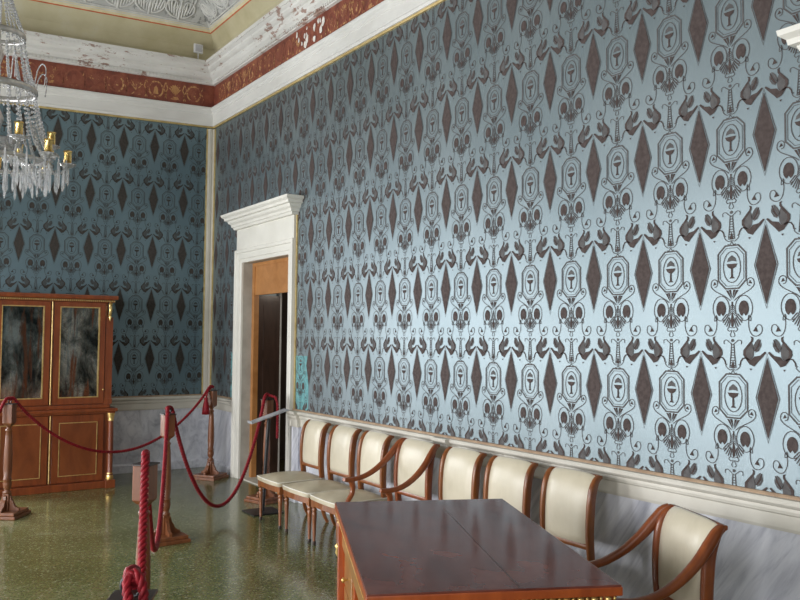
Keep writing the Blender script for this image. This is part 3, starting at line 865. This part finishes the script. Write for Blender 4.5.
# ------------------------------------------------------------------ desk
def make_desk():
    # local: x = across (short side), y = along; origin centre
    cx, cy = -1.521, -6.995
    L, W, H = 1.475, .862, .78
    rz = math.atan2(-.612, 1.335) * -1      # long axis direction
    r = empty('writing_desk', (cx, cy, 0), -math.atan2(.6275, 1.3465), 'large mahogany writing desk with dark polished top and gilt beaded edge', 'desk')
    hw, hl = W / 2, L / 2
    m = MB(); m.bbox(-hw, hw, -hl, hl, H - .008, H, .003)
    m.build('desktop_panel', M['desk_top'], r)
    m = MB(); m.bbox(-hw - .003, hw + .003, -hl - .003, hl + .003, H - .036, H - .006, .004)
    m.build('desktop_edge', M['desk_wood'], r)
    m = MB(); m.box(.079, .081, -hl + .01, hl - .22, H, H + .0006); m.build('centre_seam', M['tip_dark'], r)
    # apron
    m = MB(); m.box(-hw + .03, hw - .03, -hl + .03, hl - .03, H - .20, H - .036)
    ap = m.build('apron', M['desk_panel'], r, bev=.004)
    # gadroon beading under the edge: hanging drops
    m = MB()
    def drops(a, b, fixed, axis, outward):
        n = int(abs(b - a) / .046)
        for i in range(n):
            t = a + (b - a) * (i + .5) / n
            rot = None
            p = [(.001, .011), (.011, .007), (.0125, 0), (.009, -.010), (.002, -.022)]
            c = (fixed, t, H - .048) if axis == 'y' else (t, fixed, H - .048)
            m.lathe(p, c, 8)
            c2 = (fixed, t + .023, H - .046) if axis == 'y' else (t + .023, fixed, H - .046)
            m.lathe([(.001, .007), (.007, 0), (.001, -.010)], c2, 6)
    for sx in (-1, 1): drops(-hl + .02, hl - .02, sx * (hw - .012), 'y', sx)
    for sy in (-1, 1): drops(-hw + .02, hw - .02, sy * (hl - .012), 'x', sy)
    m.build('gilt_beading', M['gilt'], r)
    m = MB()
    for sx in (-1, 1): m.sweep([(sx * (hw - .013), -hl + .012, H - .0365), (sx * (hw - .013), hl - .012, H - .0365)], .008, .006, n=6)
    for sy in (-1, 1): m.sweep([(-hw + .012, sy * (hl - .013), H - .0365), (hw - .012, sy * (hl - .013), H - .0365)], .008, .006, n=6)
    m.build('gilt_strip', M['gilt_thin'], r)
    # two pedestals with corner pilasters, drawers on the long outer face
    for sy in (-1, 1):
        y0, y1 = (hl - .52, hl - .045) if sy > 0 else (-hl + .045, -hl + .52)
        m = MB(); m.box(-hw + .05, hw - .05, y0, y1, .06, H - .20); pd = m.build('pedestal', M['desk_wood'], r, bev=.004)
        m = MB(); m.bbox(-hw + .03, hw - .03, y0 - .015, y1 + .015, 0, .065, .006); m.build('plinth', M['desk_wood'], r)
        for sx in (-1, 1):
            for k in range(3):
                d = MB(); z0 = .09 + k * .158
                d.bbox(sx * (hw - .05) - .008, sx * (hw - .05) + .008, y0 + .05, y1 - .05, z0, z0 + .145, .004)
                dr = d.build('drawer', M['desk_panel'], r)
                kb = MB(); kb.lathe([(.004, 0), (.006, .012), (.013, .018), (.013, .024), (.002, .03)], (sx * (hw - .042), (y0 + y1) / 2, z0 + .07), 10, rot=Matrix.Rotation(sx * PI / 2, 3, 'Y'))
                kb.build('knob', M['gilt'], dr)
    for sx in (-1, 1):
        for sy in (-1, 1):
            m = MB(); x, y = sx * (hw - .038), sy * (hl - .042)
            m.bbox(x - .026, x + .026, y - .026, y + .026, .04, H - .036, .004); p = m.build('pilaster', M['desk_wood'], r)
            m = MB()
            m.lathe([(.014, -.035), (.02, -.02), (.016, 0), (.024, .012), (.030, .03), (.024, .036)], (x, y, H - .12), 10)
            m.lathe([(.002, -.04), (.013, -.02), (.009, 0), (.016, .014), (.004, .026)], (x + sx * .026, y, H - .22), 8)
            m.lathe([(.002, -.04), (.013, -.02), (.009, 0), (.016, .014), (.004, .026)], (x, y + sy * .026, H - .22), 8)
            m.build('gilt_mount', M['gilt'], p)
    return r
make_desk()

# ------------------------------------------------------------------ cabinet
def make_cabinet():
    XR = -1.985; yf = -.82
    r = empty('bookcase_cabinet', (XR, -.45, 0), 0, 'tall red mahogany cabinet with two mirrored upper doors, against the back wall', 'cabinet')
    def B(x0, x1, y0, y1, z0, z1): return (x0, x1, y0 + .45, y1 + .45, z0, z1)
    m = MB(); m.bbox(*B(-.65, .65, -.86, -.10, 0, .075), .006); m.build('plinth', M['cab_wood'], r)
    m = MB(); m.box(*B(-.60, .60, -.80, -.10, .07, .795)); m.build('lower_carcass', M['cab_wood'], r)
    m = MB(); m.bbox(*B(-.66, .66, -.875, -.10, .80, .835), .008); m.bbox(*B(-.64, .64, -.85, -.10, .782, .802), .004); m.build('ledge', M['cab_wood'], r)
    m = MB(); m.box(*B(-.565, .565, -.745, -.10, .835, 1.955)); m.build('upper_carcass', M['cab_wood'], r)
    m = MB(); m.bbox(*B(-.60, .60, -.78, -.10, .835, .875), .006); m.build('upper_plinth', M['cab_wood'], r)
    m = MB(); m.bbox(*B(-.62, .62, -.80, -.10, 1.955, 1.985), .006); m.bbox(*B(-.65, .65, -.835, -.10, 1.985, 2.03), .01); c = m.build('cornice', M['cab_wood'], r)
    m = MB()
    for i in range(64): m.box(*B(-.62 + i * .0195, -.62 + i * .0195 + .011, -.812, -.80, 1.962, 1.978))
    m.build('gilt_dentils', M['gilt_thin'], c)
    for s in (-1, 1):
        x0, x1 = (.02, .53) if s > 0 else (-.53, -.02)
        # upper mirrored door
        m = MB(); st = .055
        for b in ((x0, x0 + st, .885, 1.95), (x1 - st, x1, .885, 1.95), (x0 + st, x1 - st, .885, .885 + st + .01), (x0 + st, x1 - st, 1.95 - st + .008, 1.95)):
            m.box(*B(b[0], b[1], -.785, -.745, b[2], b[3]))
        d = m.build('mirrored_door', M['cab_wood'], r)
        gx0, gx1, gz0, gz1 = x0 + st, x1 - st, .885 + st + .01, 1.95 - st + .008
        m = MB(); m.box(*B(gx0 - .005, gx1 + .005, -.763, -.755, gz0 - .005, gz1 + .005)); m.build('mirror', M['mirror'], d)
        m = MB()
        for a in ((gx0, gx0 + .01, gz0, gz1), (gx1 - .01, gx1, gz0, gz1), (gx0 + .01, gx1 - .01, gz0, gz0 + .01), (gx0 + .01, gx1 - .01, gz1 - .01, gz1)): m.box(*B(a[0], a[1], -.788, -.763, a[2], a[3]))
        m.build('gilt_bead', M['gilt_thin'], d)
        # lower door
        m = MB(); m.box(*B(x0, x1, -.825, -.80, .085, .775)); d = m.build('panelled_door', M['cab_wood'], r, bev=.003)
        px0, px1, pz0, pz1 = x0 + .065, x1 - .065, .15, .70
        m = MB(); m.box(*B(px0, px1, -.828, -.825, pz0, pz1)); m.build('door_panel', M['cab_panel'], d)
        m = MB()
        for a in ((px0, px0 + .008, pz0, pz1), (px1 - .008, px1, pz0, pz1), (px0 + .008, px1 - .008, pz0, pz0 + .008), (px0 + .008, px1 - .008, pz1 - .008, pz1)): m.box(*B(a[0], a[1], -.833, -.825, a[2], a[3]))
        m.build('gilt_bead', M['gilt_thin'], d)
        # upper pilaster with gilt bracket
        xs = s * .575
        m = MB(); m.box(*B(xs - .038, xs + .038, -.775, -.72, .875, 1.80)); m.box(*B(xs - .042, xs + .042, -.785, -.776, .875, .93)); p = m.build('pilaster', M['cab_wood'], r)
        m = MB(); pts = [(xs, -.31, 1.81), (xs, -.345, 1.84), (xs, -.36, 1.88), (xs, -.35, 1.92), (xs, -.365, 1.95)]
        m.sweep(smooth_curve(pts, 4), .034, .032, (0, 1, 0), 8); m.lathe([(.002, -.045), (.010, -.02), (.015, 0), (.012, .015), (.002, .02)], (xs, -.345, 1.80), 10)
        m.build('gilt_bracket', M['gilt'], p)
        # lower column
        xs = s * .60
        m = MB(); m.lathe([(.034, .12), (.034, .14), (.029, .16), (.031, .45), (.027, .72), (.027, .735)], (xs, -.385, 0), 18); cl = m.build('column', M['cab_wood'], r)
        m = MB(); m.lathe([(.036, .085), (.04, .10), (.036, .125), (.031, .14), (.033, .15), (.03, .155)], (xs, -.385, 0), 18)
        m.lathe([(.028, .70), (.031, .71), (.028, .72), (.034, .745), (.040, .77), (.042, .783)], (xs, -.385, 0), 18); m.build('gilt_ring', M['gilt'], cl)
        m = MB(); m.bbox(*B(xs - .048, xs + .048, -.885, -.78, 0, .085), .004); m.build('column_foot', M['cab_wood'], r)
    for z0, z1, y in ((.885, 1.95, -.79), (.085, .775, -.83)):
        m = MB(); m.sweep([(0, y + .45, z0), (0, y + .45, z1)], .014, .014, (0, 1, 0), 8); m.build('gilt_strip', M['gilt_thin'], r)
    m = MB(); m.lathe([(.003, 0), (.011, .006), (.011, .012), (.003, .016)], (.52, -.337, 1.03), 10, rot=Matrix.Rotation(PI / 2, 3, 'X')); m.build('keyhole', M['gilt_thin'], r)
make_cabinet()

# ------------------------------------------------------------------ stanchions
def make_post():
    r = empty('barrier_post', (0, 0, 0))
    m = MB(); m.bbox(-.15, .15, -.15, .15, 0, .028, .005); m.bbox(-.135, .135, -.135, .135, .028, .055, .006); m.build('base', M['post_wood'], r)
    m = MB(); m.bbox(-.028, .028, -.028, .028, .05, .20, .003)
    for k in range(4):
        rot = Matrix.Rotation(k * PI / 2, 4, 'Z')
        prof = [(.02, .055), (.115, .055), (.115, .075), (.095, .082), (.072, .10), (.06, .13), (.045, .15), (.04, .18), (.02, .19)]
        n = len(prof); vs = [tuple(rot @ Vector((x, s, z))) for s in (-.012, .012) for x, z in prof]
        m.add(vs, [tuple(range(n)), tuple(range(n, 2 * n))[::-1]] + [(i, (i + 1) % n, n + (i + 1) % n, n + i) for i in range(n)])
    m.build('foot_brackets', M['post_wood'], r)
    m = MB(); m.lathe([(.022, .19), (.034, .205), (.036, .215), (.022, .228), (.026, .24), (.033, .26), (.036, .29), (.03, .315), (.036, .32), (.036, .33), (.029, .336), (.036, .42), (.034, .55), (.027, .70), (.022, .745), (.028, .752), (.028, .762), (.018, .77), (.019, .785), (.030, .80)], (0, 0, 0), 20); m.build('shaft', M['post_wood'], r)
    m = MB(); hd = [(.026, .80), (.043, .82), (.043, .985)]
    vs = []
    for w, z in hd: vs += [(-w, -w, z), (w, -w, z), (w, w, z), (-w, w, z)]
    m.add(vs, [(0, 1, 2, 3)] + [(4 * i + j, 4 * i + (j + 1) % 4, 4 * i + 4 + (j + 1) % 4, 4 * i + 4 + j) for i in range(2) for j in range(4)] + [(8, 9, 10, 11)])
    m.build('head_block', M['post_wood'], r, bev=.003)
    m = MB(); m.bbox(-.051, .051, -.051, .051, .985, .992, .002); m.build('top_plate', M['tip_dark'], r)
    m = MB(); m.sweep([(.024 * math.cos(a), 0, 1.016 + .026 * math.sin(a)) for a in [2 * PI * i / 18 for i in range(18)]], .009, .009, (0, 1, 0), 8, closed=True); m.build('hook_ring', M['black'], r)
    return r
POSTS = [(-2.50, -1.80, .95, 'wooden rope post in front of the cabinet'),
         (-1.58, -3.38, .06, 'wooden rope post in the centre of the floor where two red ropes meet'),
         (-.28, -.85, .62, 'wooden rope post in the far corner of the room with a hanging tassel'),
         (-2.45, -5.80, .80, 'nearer wooden rope post half covered by a thick red rope hanging down'),
         (-3.05, -7.78, -.50, 'nearest wooden rope post, only its top ring and block showing at the bottom edge'),
         (-.27, -2.35, .35, 'wooden rope post standing in front of the open doorway beside the black stand'),
         (-3.75, -2.60, .3, 'wooden rope post at the left, holding the rope that leaves the picture')]
p0 = make_post()
for i, (x, y, rz, lb) in enumerate(POSTS):
    o = p0 if i == 0 else copy_tree(p0)
    o.location = (x, y, 0); o.rotation_euler = (0, 0, rz)
    tag(o, lb, 'barrier post', 'turned wooden rope posts')
HK = [Vector((x, y, 1.036)) for x, y, _, _ in POSTS]

def twisted(mb, pts, R=.017, strands=3, pitch=.085, n=7):
    """rope of spiral strands along pts"""
    P = [Vector(p) for p in pts]
    # resample
    d = [0]
    for i in range(1, len(P)): d.append(d[-1] + (P[i] - P[i - 1]).length)
    step = .012; K = max(int(d[-1] / step), 8); Q = []
    j = 0
    for i in range(K + 1):
        s = d[-1] * i / K
        while j < len(d) - 2 and d[j + 1] < s: j += 1
        t = (s - d[j]) / max(d[j + 1] - d[j], 1e-9); Q.append(P[j].lerp(P[j + 1], t))
    T = [(Q[min(i + 1, K)] - Q[max(i - 1, 0)]).normalized() for i in range(K + 1)]
    side = T[0].cross(Vector((.3, .5, .81))).normalized()
    fr = []
    for t in T:
        side = (side - t * side.dot(t)).normalized(); fr.append((side.copy(), t.cross(side).normalized()))
    for k in range(strands):
        pts2 = []
        for i in range(K + 1):
            a = 2 * PI * (d[-1] * i / K) / pitch + k * 2 * PI / strands
            pts2.append(Q[i] + (fr[i][0] * math.cos(a) + fr[i][1] * math.sin(a)) * R * .5)
        vs = []; fs = []
        for i, p in enumerate(pts2):
            for q in range(n):
                a = 2 * PI * q / n; vs.append(p + (fr[i][0] * math.cos(a) + fr[i][1] * math.sin(a)) * R * .56)
        for i in range(K):
            for q in range(n):
                q2 = (q + 1) % n; fs.append((i * n + q, (i + 1) * n + q, (i + 1) * n + q2, i * n + q2))
        mb.add(vs, fs, 0, True); mb.add(vs[:n], [tuple(range(n))], 0); mb.add(vs[-n:], [tuple(range(n))], 0)
def swag(A, B, sag, n=40, bulge=Vector((0, 0, 0))):
    A0, B0 = A.copy(), B.copy()
    d = B - A; d.z = 0; d.normalize()
    A = A + d * .062 + Vector((0, 0, -.03)); B = B - d * .062 + Vector((0, 0, -.03)); sag -= .03
    out = smooth_curve([A0 - d * .02 + Vector((0, 0, -.012)), A0 + Vector((0, 0, .004)), A0 + d * .038 + Vector((0, 0, .0))], 4)
    for i in range(n + 1):
        t = i / n; c = 4 * t * (1 - t)
        # catenary-like: slightly steeper near the ends
        c = c ** .92
        out.append(A.lerp(B, t) - Vector((0, 0, sag * c)) + bulge * c)
    out += smooth_curve([B0 - d * .038, B0 + Vector((0, 0, .004)), B0 + d * .02 + Vector((0, 0, -.012))], 4)
    return out
def rope(name, pts, R, label):
    m = MB(); twisted(m, pts, R)
    o = m.build(name, M['rope'], fixn=False); return tag(o, label, 'rope', 'red barrier ropes')
off = lambda h, x, y, z=0: h + Vector((x, y, z))
rope('barrier_rope', swag(HK[0], HK[2], .60), .015, 'red rope sagging from the cabinet post across to the far corner post')
rope('barrier_rope', swag(HK[0], HK[6], .55), .015, 'red rope leaving the picture at the left edge from the cabinet post')
rope('barrier_rope', swag(HK[1], HK[5], .92), .017, 'deep red rope loop hanging between the central post and the doorway post')
rope('barrier_rope', swag(HK[1], HK[3], .74), .017, 'red rope hanging steeply from the central post toward the nearer post')
rope('barrier_rope', swag(HK[3], HK[4], .80), .020, 'thick red braided rope dropping in front of the nearer post')
rope('barrier_rope', [off(HK[5], .0, -.01, 0)] + [off(HK[5], .05, -.075, -.02), off(HK[5], .068, -.09, -.08), off(HK[5], .07, -.092, -.25), off(HK[5], .07, -.09, -.42)], .014, 'short red rope end hanging down beside the doorway post')
# knot over the nearest ring
m = MB()
c = HK[4]
kn = [(.0, -.03, -.30), (.008, -.04, -.16), (.016, -.045, -.06), (.012, -.03, .0), (-.006, -.005, .012), (-.018, -.03, -.02), (-.016, -.06, -.055), (.010, -.064, -.085), (.018, -.05, -.13), (.0, -.045, -.17), (-.014, -.045, -.22), (-.012, -.04, -.30)]
twisted(m, smooth_curve([tuple(c + Vector(k)) for k in kn], 6), .0125, pitch=.06)
tag(m.build('rope_knot', M['rope'], fixn=False), 'knotted bright red rope end looped over the ring of the nearest post', 'rope')
# tassel at the corner post
tx, ty = -.375, -.925
m = MB()
n = 22
t_root = empty('rope_tassel', (tx, ty, .80), 0, 'dark red tassel hanging from the far corner post', 'tassel')
m.lathe([(.012, .12), (.02, .115), (.024, .10), (.018, .085), (.024, .07), (.034, .03), (.04, -.02), (.044, -.07), (.02, -.07)], (0, 0, 0), n)
m.build('fringe', M['rope'], t_root)
m = MB(); twisted(m, [(0, 0, .115), (.02, .02, .17), (.055, .05, .205), (.09, .07, .225)], .010); m.build('cord', M['rope'], t_root, fixn=False)

# ------------------------------------------------------------------ black reading stand in the doorway
r = empty('reading_stand', (-.50, -2.80, 0), 0, 'black metal reading stand with a tilted grey board seen edge-on, before the doorway', 'stand')
m = MB(); m.bbox(-.15, .15, -.14, .14, 0, .012, .004); m.build('foot_plate', M['black'], r)
m = MB(); m.sweep([(0, 0, .01), (.02, .0, .45), (.045, 0, .85)], .03, .03, (1, 0, 0), 10, square=.4); m.build('pole', M['black'], r)
m = MB(); rot = Matrix.Translation((.04, 0, .872)) @ Matrix.Rotation(-.29, 4, 'Y'); m.box(-.19, .19, -.05, .05, -.006, .006, 0, rot); m.box(-.19, -.18, -.05, .05, .006, .018, 0, rot); m.build('board', M['board'], r)

# ------------------------------------------------------------------ small sensor on the cornice
r = empty('wall_sensor', (-.275, -.13, 4.998), 0, 'small white square sensor on a short stem on the cornice near the corner', 'sensor')
m = MB(); m.bbox(-.02, .02, -.02, .02, 0, .012, .003); m.lathe([(.008, 0), (.008, .12)], (0, 0, 0), 10); m.build('stem', M['sensor'], r)
m = MB(); m.bbox(-.056, .056, -.018, .018, .105, .215, .006); m.build('housing', M['sensor'], r)
m = MB(); m.bbox(-.042, .042, -.022, -.016, .118, .202, .003); m.build('face_plate', M['sensor_face'], r)

# ------------------------------------------------------------------ chandelier
def make_chandelier():
    r = empty('chandelier', (-2.80, -2.85, 0), 0, 'large crystal chandelier with brass candle cups and hanging prisms at the left edge', 'chandelier')
    rnd = random.Random(3)
    def tor(R, z, w, h, name, mat, n=40, beads=True):
        m = MB(); m.sweep([(R * math.cos(a), R * math.sin(a), z) for a in [2 * PI * i / n for i in range(n)]], w, h, n=8, closed=True)
        o = m.build(name, mat, r)
        if beads:
            b = MB(); k = int(2 * PI * R / .035)
            for i in range(k):
                a = 2 * PI * i / k; b.lathe([(.002, -.014), (.010, 0), (.002, .014)], (R * math.cos(a), R * math.sin(a), z - h / 2 - .012), 6, smooth=False)
            b.build('bead_row', M['crystal'], o)
        return o
    m = MB(); m.lathe([(.008, 2.98), (.02, 3.0), (.045, 3.05), (.02, 3.10), (.03, 3.2), (.05, 3.28), (.018, 3.36), (.014, 3.7), (.04, 3.78), (.012, 3.86), (.012, 4.3), (.03, 4.36), (.012, 4.42), (.010, 6.18), (.05, 6.2), (.06, 6.22)], (0, 0, 0), 16); m.build('stem', M['silver'], r)
    m = MB(); m.lathe([(.03, 3.02), (.12, 3.03), (.17, 3.07), (.19, 3.10), (.18, 3.105), (.11, 3.06), (.03, 3.05)], (0, 0, 0), 24); m.build('bowl', M['crystal'], r)
    tor(.180, 3.93, .022, .05, 'crown_ring', M['silver'])
    tor(.275, 3.50, .026, .055, 'middle_ring', M['silver'])
    tor(.40, 2.935, .02, .03, 'lower_ring', M['silver'])
    def strand(name, A, B, sag, count, big=.010):
        b = MB()
        for i in range(count + 1):
            t = i / count; p = Vector(A).lerp(Vector(B), t) - Vector((0, 0, sag * 4 * t * (1 - t)))
            s = big * (.8 + .4 * math.sin(t * PI))
            b.lathe([(.0015, -s * 1.15), (s * .9, -s * .3), (s * .9, s * .3), (.0015, s * 1.15)], tuple(p), 6, smooth=False)
        return b.build(name, M['crystal'], r)
    for i in range(14):
        a = 2 * PI * (i + .3) / 14; c, s = math.cos(a), math.sin(a)
        strand('crystal_chain', (.035 * c, .035 * s, 4.38), (.175 * c, .175 * s, 3.96), .03, 17)
    for i in range(20):
        a = 2 * PI * (i + .5) / 20; c, s = math.cos(a), math.sin(a)
        strand('crystal_chain', (.178 * c, .178 * s, 3.90), (.27 * c, .27 * s, 3.53), .05, 16, .011)
    for i in range(24):
        a = 2 * PI * (i + .5) / 24; c, s = math.cos(a), math.sin(a)
        strand('crystal_chain', (.272 * c, .272 * s, 3.47), (.42 * c, .42 * s, 3.0), .08, 19, .013)
    # curled glass scrolls on the middle ring
    for i in range(8):
        a = 2 * PI * (i + .25) / 8; c, s = math.cos(a), math.sin(a)
        pts = smooth_curve([(x * c, x * s, z) for x, z in ((.27, 3.50), (.29, 3.57), (.305, 3.65), (.335, 3.70), (.365, 3.68), (.37, 3.62), (.36, 3.52))], 4)
        m = MB(); m.sweep(pts, .010, .010, n=6); m.build('glass_scroll', M['crystal'], r)
    NA = 16
    for i in range(NA):
        a = 2 * PI * (i + .62) / NA; c, s = math.cos(a), math.sin(a)
        R = .515 if i % 2 else .42; dz = 0 if i % 2 else .10
        pts = smooth_curve([(x * c, x * s, z) for x, z in ((.04, 3.08), (.12, 3.00), (.24, 2.91), (R - .09, 2.88 + dz * .5), (R - .01, 2.92 + dz), (R, 2.96 + dz))], 5)
        m = MB(); m.sweep(pts, .017, .017, n=8)
        for t in range(4, len(pts), 3): m.lathe([(.002, -.016), (.015, 0), (.002, .016)], tuple(pts[t]), 8, smooth=False)
        arm = m.build('arm', M['crystal'], r)
        m = MB(); m.lathe([(.010, -.03), (.05, -.012), (.066, .0), (.064, .006), (.03, 0), (.01, 0)], (R * c, R * s, 2.96 + dz), 16, smooth=False); m.build('drip_pan', M['crystal'], arm)
        m = MB(); m.lathe([(.012, 0), (.028, .01), (.029, .09), (.036, .105), (.031, .107), (.023, .095), (.018, .02)], (R * c, R * s, 2.965 + dz), 16); m.build('candle_cup', M['bronze_rim'], arm)
    # hanging prisms
    def prism(R, a, z, L, w):
        m = MB(); x, y = R * math.cos(a), R * math.sin(a)
        m.lathe([(.0015, 0), (.008, -.010), (.0015, -.022)], (x, y, z), 6, smooth=False)
        m.lathe([(.002, 0), (w * .75, -.012), (w, -L * .8), (.0015, -L)], (x, y, z - .022), 5, smooth=False)
        m.build('prism_drop', M['crystal'], r)
    for i in range(44): prism(.49 + .03 * (i % 2), 2 * PI * i / 44, 2.93 + .04 * (i % 2), .15 + .03 * rnd.random(), .0105)
    for i in range(32): prism(.37 + .02 * (i % 2), 2 * PI * (i + .4) / 32, 2.90, .15 + .03 * rnd.random(), .0105)
    for i in range(22): prism(.25, 2 * PI * (i + .2) / 22, 2.93, .16, .011)
    return r
make_chandelier()

# ------------------------------------------------------------------ light
w = bpy.data.worlds.new('world'); SC.world = w; w.use_nodes = True
bg = w.node_tree.nodes['Background']; bg.inputs[0].default_value = (.9, .95, 1.0, 1); bg.inputs[1].default_value = .8
def area(name, loc, rot, sx, sy, power, color):
    l = bpy.data.lights.new(name, 'AREA'); l.shape = 'RECTANGLE'; l.size = sx; l.size_y = sy; l.energy = power; l.color = color
    o = bpy.data.objects.new(name, l); COL.objects.link(o); o.location = loc; o.rotation_euler = rot; return o
for i, (cy, ww) in enumerate(WIN):
    area('window_light', (XL - .05, cy, (WZ0 + WZ1) / 2 - .1), (0, -PI / 2 + math.radians(8), 0), WZ1 - WZ0 - .2, ww - .1, [190, 210, 180, 120][i], (.98, .985, 1.0))
area('added_window_light', ((BW[0] + BW[1]) / 2, .02, 1.75), (-PI / 2 , 0, 0), 1.5, 2.3, 150, (.95, .975, 1.0))  # lamp inside the added, unseen back window
area('rear_fill_light', (-5.2, YB + .05, 2.1), (PI / 2, 0, 0), 2.0, 2.6, 55, (1.0, .96, .90))  # fill lamp added before the solid rear wall, no window there
l = bpy.data.lights.new('passage_fill_light', 'POINT'); l.energy = 12; l.shadow_soft_size = .2; l.color = (1, .86, .72)  # unseen fill lamp added to brighten the passage
o = bpy.data.objects.new('passage_fill_light', l); COL.objects.link(o); o.location = (.95, -2.5, 2.3)
SC.view_settings.view_transform = 'Standard'
SC.view_settings.look = 'None'
SC.view_settings.exposure = 0.05
SC.cycles.max_bounces = 8
SC.cycles.sample_clamp_indirect = 4
